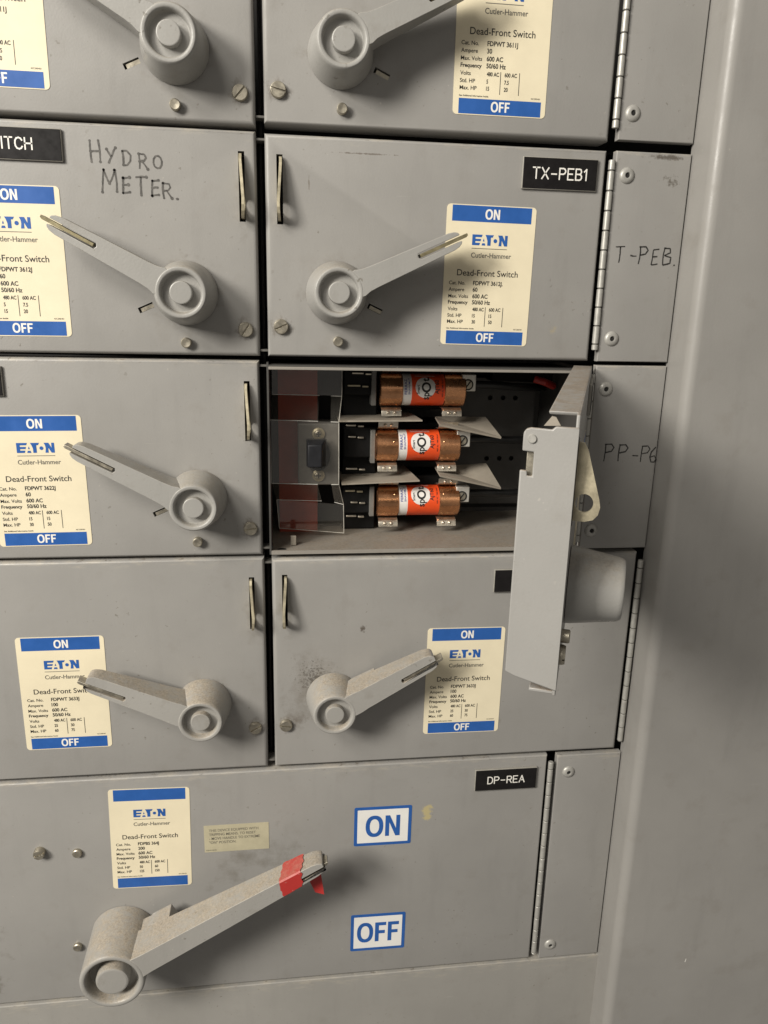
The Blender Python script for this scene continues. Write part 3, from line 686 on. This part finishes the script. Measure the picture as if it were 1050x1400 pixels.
# clear guard: bent sheet with cut-outs
m = MB()
def sheet(q, th=1.1):
    a, b, c, d_ = (Vector(x) for x in q); n = Vector((0, 0, th)); m.hexa([tuple(a), tuple(b), tuple(c), tuple(d_), tuple(a+n), tuple(b+n), tuple(c+n), tuple(d_+n)])
sheet([(4.5, -9, -43), (60, -9, -43), (60, -31.5, -43), (4.5, -30.5, -43)])
sheet([(4.5, -30.7, -42.8), (42, -31.2, -42.8), (40.3, -49.6, -29), (2.6, -48.7, -29)]); sheet([(51.2, -31.6, -42.8), (60, -31.8, -42.8), (56.6, -50.4, -29), (50.3, -50.2, -29)])
sheet([(2.5, -48.8, -29), (56.6, -50.6, -29), (57, -101, -29), (3.2, -99.6, -29)])
sheet([(3.2, -99.8, -29), (40, -101, -29), (44, -118.2, -42.8), (6.9, -116.8, -42.8)]); sheet([(51, -101.2, -29), (57, -101.2, -29), (62, -121.4, -42.8), (54.5, -119.4, -42.8)])
sheet([(6.9, -117, -43), (62, -121.8, -43), (62.6, -146.6, -43), (8.8, -141.6, -43)])
m.build('clear_guard', M['clear'], u, smooth=False)
m = MB()
for a, b in (((4.5, -30.7, -41.7), (42, -31.2, -41.7)), ((2.6, -49, -27.8), (40.3, -50, -27.8)), ((51.2, -31.6, -41.7), (60, -31.8, -41.7)), ((50.3, -50.4, -27.8), (56.6, -50.6, -27.8)), ((3.2, -99.8, -27.8), (40, -101, -27.8)), ((51, -101.2, -27.8), (57, -101.2, -27.8)), ((7, -117, -41.7), (44, -118.4, -41.7)), ((54.5, -119.6, -41.7), (62, -121.6, -41.7)),
             ((60, -9, -42.4), (60, -31.6, -42.4)), ((60, -31.6, -42.4), (56.8, -50.6, -28.4)), ((56.8, -50.6, -28.4), (57.1, -101, -28.4)), ((57.1, -101, -28.4), (62.1, -121.6, -42.4)), ((62.1, -121.6, -42.4), (62.7, -146.6, -42.4)), ((8.8, -141.6, -42.4), (62.7, -146.6, -42.4)), ((2.6, -49, -28.4), (3.2, -99.8, -28.4)), ((7, -117, -42.4), (8.8, -141.6, -42.4))):
    m.tube([a, b], .31, 6)
m.build('guard_glint', M['clear_glint'], u)  # thin tubes that paint the bright glints on the guard's bends
# trip block behind the guard
m = MB(); m.box(24.6, 57.5, -103.5, -53, -60, -36); m.build('trip_block', M['moulded'], u, bevel=1.0)
m = MB(); m.prism([(41.0+9.5*math.cos(R(20*k)), -78.5+12.5*math.sin(R(20*k))) for k in range(18)], lambda a, b: (a, b, -36.2), lambda a, b: (a, b, -32)); m.build('toggle_boss', M['black'], u, bevel=.8)
m = MB(); m.hexa([(31, -87, -32), (47.5, -87, -32), (47.5, -64, -32), (31, -64, -32), (32, -85, -17), (43, -85, -17), (43, -67, -17), (32, -67, -17)]); m.build('reset_toggle', M['toggle'], u, bevel=1.0)
for z in (-61.2, -95.2):
    m = MB(); m.lathe(41, z, [(5.0, -36), (5.0, -34.6), (3.5, -33.6), (3.4, -35), (0, -35)], 28); b = m.build('block_screw', M['zinc'], u)
    m = MB(); m.lathe(41, z, [(3.1, -35.1), (3.0, -34.2), (2.2, -33.6), (0, -33.4)], 20); m.build('screw_head', M['steel'], b)
    m = MB(); m.box(40.55, 41.45, z-2.1, z+2.1, -33.7, -33.3); m.box(38.9, 43.1, z-.45, z+.45, -33.7, -33.25); m.build('cross_recess', M['dark'], b)
# barriers between the phases
m = MB(); m.hexa([(57, -51.6, -35), (125, -50.8, -35), (118, -49.5, -100), (57, -50, -100), (57, -50.4, -35), (125, -49.6, -35), (118, -48.3, -100), (57, -48.8, -100)]); m.build('phase_barrier', M['fin'], u, smooth=False)
m = MB(); m.hexa([(60, -103.4, -35), (124.5, -100.8, -35), (117, -97.5, -100), (60, -98.5, -100), (60, -102.3, -35), (124.5, -99.7, -35), (117, -96.4, -100), (60, -97.4, -100)]); m.build('phase_barrier', M['fin'], u, smooth=False)
for (A, B, C_, D_) in (((141, -52.4, -64), (187, -53.5, -72), (191.5, -65, -35), (139.5, -54.6, -35)), ((143, -96, -66), (190, -94.5, -72), (194, -108, -35), (141.5, -97, -35))):
    m = MB(); up = Vector((0, 1.6, .8)); q = [tuple(Vector(x)) for x in (A, B, C_, D_)]; m.hexa(q+[tuple(Vector(x)+up) for x in q]); m.build('phase_barrier', M['fin'], u, smooth=False)
# fuse centres, clips, lugs, cables
FZ = ((126.5, -27.2), (124.2, -73.6), (126.0, -121.6)); FD = -55.0
for i, (fx, fz) in enumerate(FZ):
    xl, xr = fx-35.5, fx+35.5
    for side, xc in (('l', xl+10), ('r', xr-10.5)):
        m = MB(); hw = 8.2
        for sg in (-1, 1):
            pts = [(R(a), 14.1) for a in range(20, 81, 10)]
            prof = []
            for a in range(-50, 11, 10):      # jaw hugging the cap
                t = R(a); prof.append((sg*14.3*math.cos(t), FD+14.3*math.sin(t)))
            prof += [(sg*14.6, FD+5.5), (sg*16.0, FD+8.0), (sg*20.2, FD+9.0)]
            th = .9; rings = []
            for z_, o_ in prof: rings.append([m.v((xc-hw, fz+z_, o_)), m.v((xc+hw, fz+z_, o_)), m.v((xc+hw, fz+z_*1.0+sg*th*.7, o_+th*.7)), m.v((xc-hw, fz+z_+sg*th*.7, o_+th*.7))])
            for a, b in zip(rings, rings[1:]):
                for k in range(4): m.face([a[k], a[(k+1) % 4], b[(k+1) % 4], b[k]])
            m.face(rings[0]); m.face(rings[-1])
            for dx in (-2.6, 2.8): m.lathe(xc+dx, fz+sg*18.1, [(1.5, FD+8), (1.3, FD+9.6), (.6, FD+10.3), (0, FD+10.4)], 14)
        m.box(xc-5, xc+5, fz-5, fz+5, -76, FD-14.2)
        m.build('fuse_clip', M['tin'], u, bevel=.2)
    m = MB(); m.box(xr-3, xr+8.6, fz-4.2+4, fz+13.5, -72, -46); lg = m.build('cable_lug', M['lug'], u, bevel=.6)
    m = MB(); m.lathe(xr+1.8, fz+5.2, [(4.6, -46.2), (4.6, -45.6), (3.6, -45.4), (3.5, -46)], 24); m.build('screw_ring', M['dark'], lg)
    m = MB(); m.lathe(xr+1.8, fz+5.2, [(3.5, -46.3), (3.4, -45.4), (0, -45.2)], 24); m.build('lug_screw', M['steel'], lg)
    m = MB(); a = R(55); L = lambda p_, q_, o_: (xr+1.8+p_*math.cos(a)-q_*math.sin(a), fz+5.2+p_*math.sin(a)+q_*math.cos(a), o_)
    m.prism([(-3.2, -.5), (3.2, -.5), (3.2, .5), (-3.2, .5)], lambda p_, q_: L(p_, q_, -45.6), lambda p_, q_: L(p_, q_, -44.95)); m.build('screw_slot', M['dark'], lg)
    m = MB(); pts = [(xr+5, fz+4, -62), (xr+25, fz+3.5, -64), (xr+50, fz+1.5, -70), (xr+74, fz-.5, -86), (xr+86, fz-2, -104)]; m.tube(pts, 3.3, 14); m.build('power_cable', M['cable'], u)
m = MB(); m.tube([(228, -19, -70), (236, -21, -66), (246, -25, -72)], 3.2, 12); m.build('red_wire', M['red_cable'], u)
m = MB(); m.lathe(8.5, -147.6, [(0, 0)], 3) if False else m.box(18, 22.5, -149, -141, -20, -17.5); m.build('stop_stud', M['fin'], u, bevel=.5)
m = MB(); n = 20
top = [m.v((11+3.6*math.cos(2*math.pi*k/n), -149.05, -9+3.0*math.sin(2*math.pi*k/n))) for k in range(n)]; m.face(top); m.build('floor_hole', M['dark'], u, smooth=False)

# its door, swung out on the right-hand hinge
DO = P_open
m = MB(DO); m.box(4.0, 249.0, -149, -2.0, -1.8, 0)
def flange_fn(x): return lambda t_, z_: (x, z_, -t_)
m.build('door_panel', M['opened'], u, bevel=.6)
m = MB(DO); m.plate([(.0, -8), (11, -8), (12.5, -9.6), (22.5, -9.2), (24.6, -9.8), (25.8, -11.6), (26, -13), (26, -20.8), (20.4, -21), (20.4, -33), (23, -33), (23, -30.4), (26.6, -30.2), (26.8, -138.5), (22, -140.6), (.0, -146)], [], flange_fn(3.0), flange_fn(4.8))
m.build('edge_flange', M['opened'], u, bevel=.7, seg=3)
m = MB(DO); m.hexa([(13, -4.0, -15), (248, -3.8, -14), (248, -3.8, 0), (13, -4.0, 0), (12, -2.0, -15.5), (248, -2.0, -14), (248, -2.0, 0), (12, -2.0, 0)]); m.build('top_flange', M['opened'], u, bevel=.8, seg=3)
m = MB(DO); m.box(6, 246, -149.3, -147.4, -14, -.5); m.build('bottom_flange', M['opened'], u, bevel=.5)
m = MB(DO); m.box(10, 40, -40, -18, -24, -22.5); m.box(6.5, 8.0, -46, -14, -24, -6); m.build('latch_plate', M['steel'], u, bevel=.4)
m = MB(DO)
n = 18; r1 = [m.v((3.0-.0, -14.5+2.3*math.sin(2*math.pi*k/n), -21.6+2.3*math.cos(2*math.pi*k/n))) for k in range(n)]; r2 = [m.v((1.9, -14.5+1.9*math.sin(2*math.pi*k/n), -21.6+1.9*math.cos(2*math.pi*k/n))) for k in range(n)]
for i in range(n): m.face([r1[i], r1[(i+1) % n], r2[(i+1) % n], r2[i]])
m.face(r2); m.build('flange_rivet', M['rivet'], u)
m = MB(DO); m.plate([(9.0, -8.5), (17, -9), (13.5, -4.2), (11.5, -4.6)], [], flange_fn(9.0), flange_fn(10.5)); m.build('corner_tab', M['fin'], u, smooth=False)
tab(u, 12.9, -58, -15, -1, DO)
m = MB(DO); m.box(10.8, 15, -58.5, -14.5, .05, .25); m.build('tab_slot', M['dark'], u)
handle(u, 52.5, -105, 1, -27, DO, 'handle', 'brass')
slot_screw(u, 12.6, -129.3, mp=DO, ang=10); pin(u, 14.5, -119.5, mp=DO)
label_sheet(u, 131, -42, ('FDPWT 3612J', '60', '15', '15', '30', '50'), DO)
nameplate(u, 184, 239.6, -30.5, -9.2, None, mp=DO)
piano_hinge(u, 250.2, -144, -8)

# fuses: one built with its parts, two copies
FUSE_L = ['copper capped fuse topmost of the three in the open compartment', 'copper capped fuse between the other two in the open compartment', 'copper capped fuse lowest of the three, nearest the compartment floor']
def cyl_x(mb, x0, x1, r, fx, fz, n=48, lip=.5, ends=True):
    prof = [(x0, r-lip), (x0+lip, r), (x1-lip, r), (x1, r-lip)]
    rings = [[mb.v((fx+x, fz+q*math.cos(2*math.pi*k/n), FD+q*math.sin(2*math.pi*k/n))) for k in range(n)] for x, q in prof]
    for a, b in zip(rings, rings[1:]):
        for k in range(n): mb.face([a[k], a[(k+1) % n], b[(k+1) % n], b[k]])
    if ends: mb.face(rings[0]); mb.face(rings[-1])
fx, fz = FZ[0]
f0 = thing('cartridge_fuse', FUSE_L[0], 'fuse', fx, fz, FD, 'fuses in the open compartment')
for x0, x1 in ((-35.5, -16.5), (17.5, 35.5)):
    m = MB(); cyl_x(m, x0, x1, 13.6, fx, fz, lip=.9)
    for t0 in (25, 75, 125, 160, 250):     # crimp dimples round the ferrule
        t = R(t0); xx = (x1-4 if x0 < 0 else x0+4); c0 = (fx+xx, fz+13.6*math.cos(t), FD+13.6*math.sin(t))
        ring_ = [m.v((c0[0]+.9*math.cos(2*math.pi*k/10), fz+13.66*math.cos(t+.075*math.sin(2*math.pi*k/10)), FD+13.66*math.sin(t+.075*math.sin(2*math.pi*k/10)))) for k in range(10)]
        ce = m.v((c0[0], fz+14.2*math.cos(t), FD+14.2*math.sin(t)))
        for k in range(10): m.face([ring_[k], ring_[(k+1) % 10], ce])
    m.build('ferrule', M['copper'], f0)
m = MB(); cyl_x(m, -17, -9.4, 12.9, fx, fz, lip=.05); m.build('white_band', M['fuse_white'], f0)
m = MB(); cyl_x(m, -9.6, 18, 12.95, fx, fz, lip=.05); m.build('orange_band', M['orange'], f0)
def wrap(r, tc): return lambda a, b: (fx+a, fz+r*math.sin(b/r+tc), FD+r*math.cos(b/r+tc))
TC = R(14)     # how far the print is turned up on the barrel
m = MB(); W = wrap(13.02, TC)
ce = m.v(W(1.6, 0)); prev = [ce]*36
for k_ in range(1, 7):
    cur = [m.v(W(1.6+8.3*k_/6*math.cos(2*math.pi*k/36), 8.9*k_/6*math.sin(2*math.pi*k/36))) for k in range(36)]
    for k in range(36):
        m.face([ce, cur[k], cur[(k+1) % 36]] if k_ == 1 else [prev[k], cur[k], cur[(k+1) % 36], prev[(k+1) % 36]])
    prev = cur
m.build('white_disc', M['fuse_white'], f0, smooth=True)
m = MB(); W = wrap(13.10, TC)
text(m, 'sp', 4.6, -10.6, 5.6, ang=R(90), fn=W, bold=.02, xs=.92); text(m, 't.', 4.6, 4.9, 5.6, ang=R(90), fn=W, bold=.03)
for r0, r1 in ((2.5, 4.3),):
    a_ = [m.v(W(2.2+r0*.95*math.cos(2*math.pi*k/28), r0*math.sin(2*math.pi*k/28))) for k in range(28)]; b_ = [m.v(W(2.2+r1*.9*math.cos(2*math.pi*k/28), r1*math.sin(2*math.pi*k/28))) for k in range(28)]
    for k in range(28): m.face([a_[k], a_[(k+1) % 28], b_[(k+1) % 28], b_[k]])
text(m, 'Smart', -3.4, -5.5, 2.1, ang=R(90), fn=W, bold=.02); text(m, 'AJT60', 12.6, -5.5, 3.2, ang=R(90), fn=W, bold=.015)
text(m, '600V AC  TIME DELAY', 16.2, -8, 1.1, ang=R(90), fn=W, bold=.01)
m.build('black_print', M['ink'], f0, smooth=False, recalc=False)
m = MB(); text(m, 'FERRAZ', -13.6, -6, 2.0, ang=R(90), fn=wrap(13.05, TC), bold=.02, xs=1.3); text(m, 'SHAWMUT', -11.0, -6, 1.5, ang=R(90), fn=wrap(13.05, TC), bold=.01, xs=1.3); m.build('maker_print', M['fuse_blue'], f0, smooth=False, recalc=False)
m = MB(); W = wrap(13.06, TC)
m.face([m.v(W(a, b)) for a, b in ((-6.8, 10.3), (9.5, 10.3), (9.5, 10.9), (-6.8, 10.9))]); m.face([m.v(W(a, b)) for a, b in ((-6.8, 12.6), (9.5, 12.6), (9.5, 13.0), (-6.8, 13.0))])
m.build('print_rule', M['fuse_white'], f0, smooth=False, recalc=False)
def children(o): return [c for c in bpy.data.objects if c.parent == o]
kids = children(f0)
for i in (1, 2):
    c = f0.copy(); COL.objects.link(c); c.location = P(FZ[i][0], FZ[i][1], FD); c['label'] = FUSE_L[i]
    for k in kids:
        d = k.copy(); COL.objects.link(d); d.parent = c
    c.rotation_euler = (R((0, -6, -21)[i]), 0, 0)

# ------------------------------------------------------------------ cover plates, gutter and frame
GP = 'narrow cover plates beside the hinges'
proto = None
def cover(z0, z1, label, screws, x0=253.4, mat='plate'):
    global proto
    t = thing('cover_plate', label, 'cover plate', x0, z0, 0, GP)
    m = MB(); rounded_box(m, x0, 310.8, z0, z1, 6, 1.0); m.build('plate_sheet', M[mat], t)
    for x, z in screws:
        m = MB(); m.lathe(x, z, [(5.6, 0), (5.4, .7), (4.2, 1.6), (2.6, 2.1), (2.0, 2.0), (1.75, .9), (0, .9)], 30); s = m.build('plate_screw', M['rivet'], t)
        m = MB(); m.lathe(x, z, [(1.72, .92), (1.6, 1.15), (0, 1.2)], 14); m.build('socket_shade', M['dark'], s)  # dark disc puts the recess's shade into the colour
    return t
cover(157.4, 306, 'narrow plate behind the top right hinge, above T-PEB handwriting', [(262.4, 175.0), (262.4, 290)])
t = cover(1.4, 150.4, 'narrow plate with T-PEB handwriting between two screws', [(262.6, 134.1), (263.2, 18.6)], mat='plate_scuffed')
m = MB()
for c_, x, z, h in (('T', 259.5, 74, 12), ('-', 271.5, 74, 12), ('P', 278, 73.4, 12.5), ('E', 288.5, 73.2, 12.5), ('B', 297.5, 73.2, 12.5), ('.', 306.2, 73, 12)): strokes(m, HAND[c_], 1.0, x, z, h)
m.build('handwriting', M['marker_dark'], t, smooth=False)
t = cover(-150.2, -1.6, 'narrow plate shaded by the open door, PP handwriting on it', [(262.5, -19.7), (262.0, -134.4)])
m = MB()
for c_, x, z, h in (('P', 266.5, -77, 14), ('P', 278.5, -77, 13.5), ('-', 290.5, -77.5, 12), ('P', 297.5, -77.5, 13), ('6', 305.0, -78.0, 12.5)): strokes(m, HAND[c_], 1.0, x, z, h)
m.build('handwriting', M['marker_dark'], t, smooth=False)
cover(-565.6, -343.4, 'tall narrow plate beside the bottom unit with the long handle', [(263.0, -360.4), (261.8, -550.3)], 251.6)

m = MB(); prof = [(311.8, -4), (311.8, 22)]
r = 8.0; prof += [(311.8+r-r*math.cos(R(a)), 22+r*math.sin(R(a))) for a in range(10, 91, 10)] + [(640, 30), (640, -4)]
m.prism(prof, lambda a, b: (a, -900, b), lambda a, b: (a, 520, b))
g = thing('gutter_cover', 'tall smooth grey wiring gutter cover along the right side', 'gutter cover', 311.8, -900, 0)
m.build('gutter_sheet', M['column'], g)
m = MB(); m.strip([(384.6, -549.5), (383.9, -553.5)], .7, 30.12); m.build('paint_chip', M['white'], g, smooth=False)

m = MB(); rounded_box(m, -330, 318, -900, -567.6, 12, 1.2); k = m.build('kick_panel', M['kick'])
tag(k, 'dusty plain grey panel under the bottom switch unit', 'panel')

fr_ = thing('cabinet_frame', 'dark steel cabinet frame seen through the gaps between the doors', 'cabinet frame', 0, -900, -125)
m = MB(); m.box(-340, 640, -900, 520, -128, -124); m.build('back_wall', M['dark'], fr_)
m = MB()
for z in (152.6, -.1, -151.9, -341.0, -566.2): m.box(-330, 311, z-.9, z+.9, -60, -24)
m.box(-1.0, .8, -340, 520, -60, -16)
m.build('divider', M['dark'], fr_)
for z in (160.5, 146.5, 5.5, -5.5, -146, -158, -335):
    m = MB(); m.box(-4.6, 4.4, z-.8, z+.8, -14, -3.0); m.build('door_catch', M['frame'], fr_, bevel=.3)
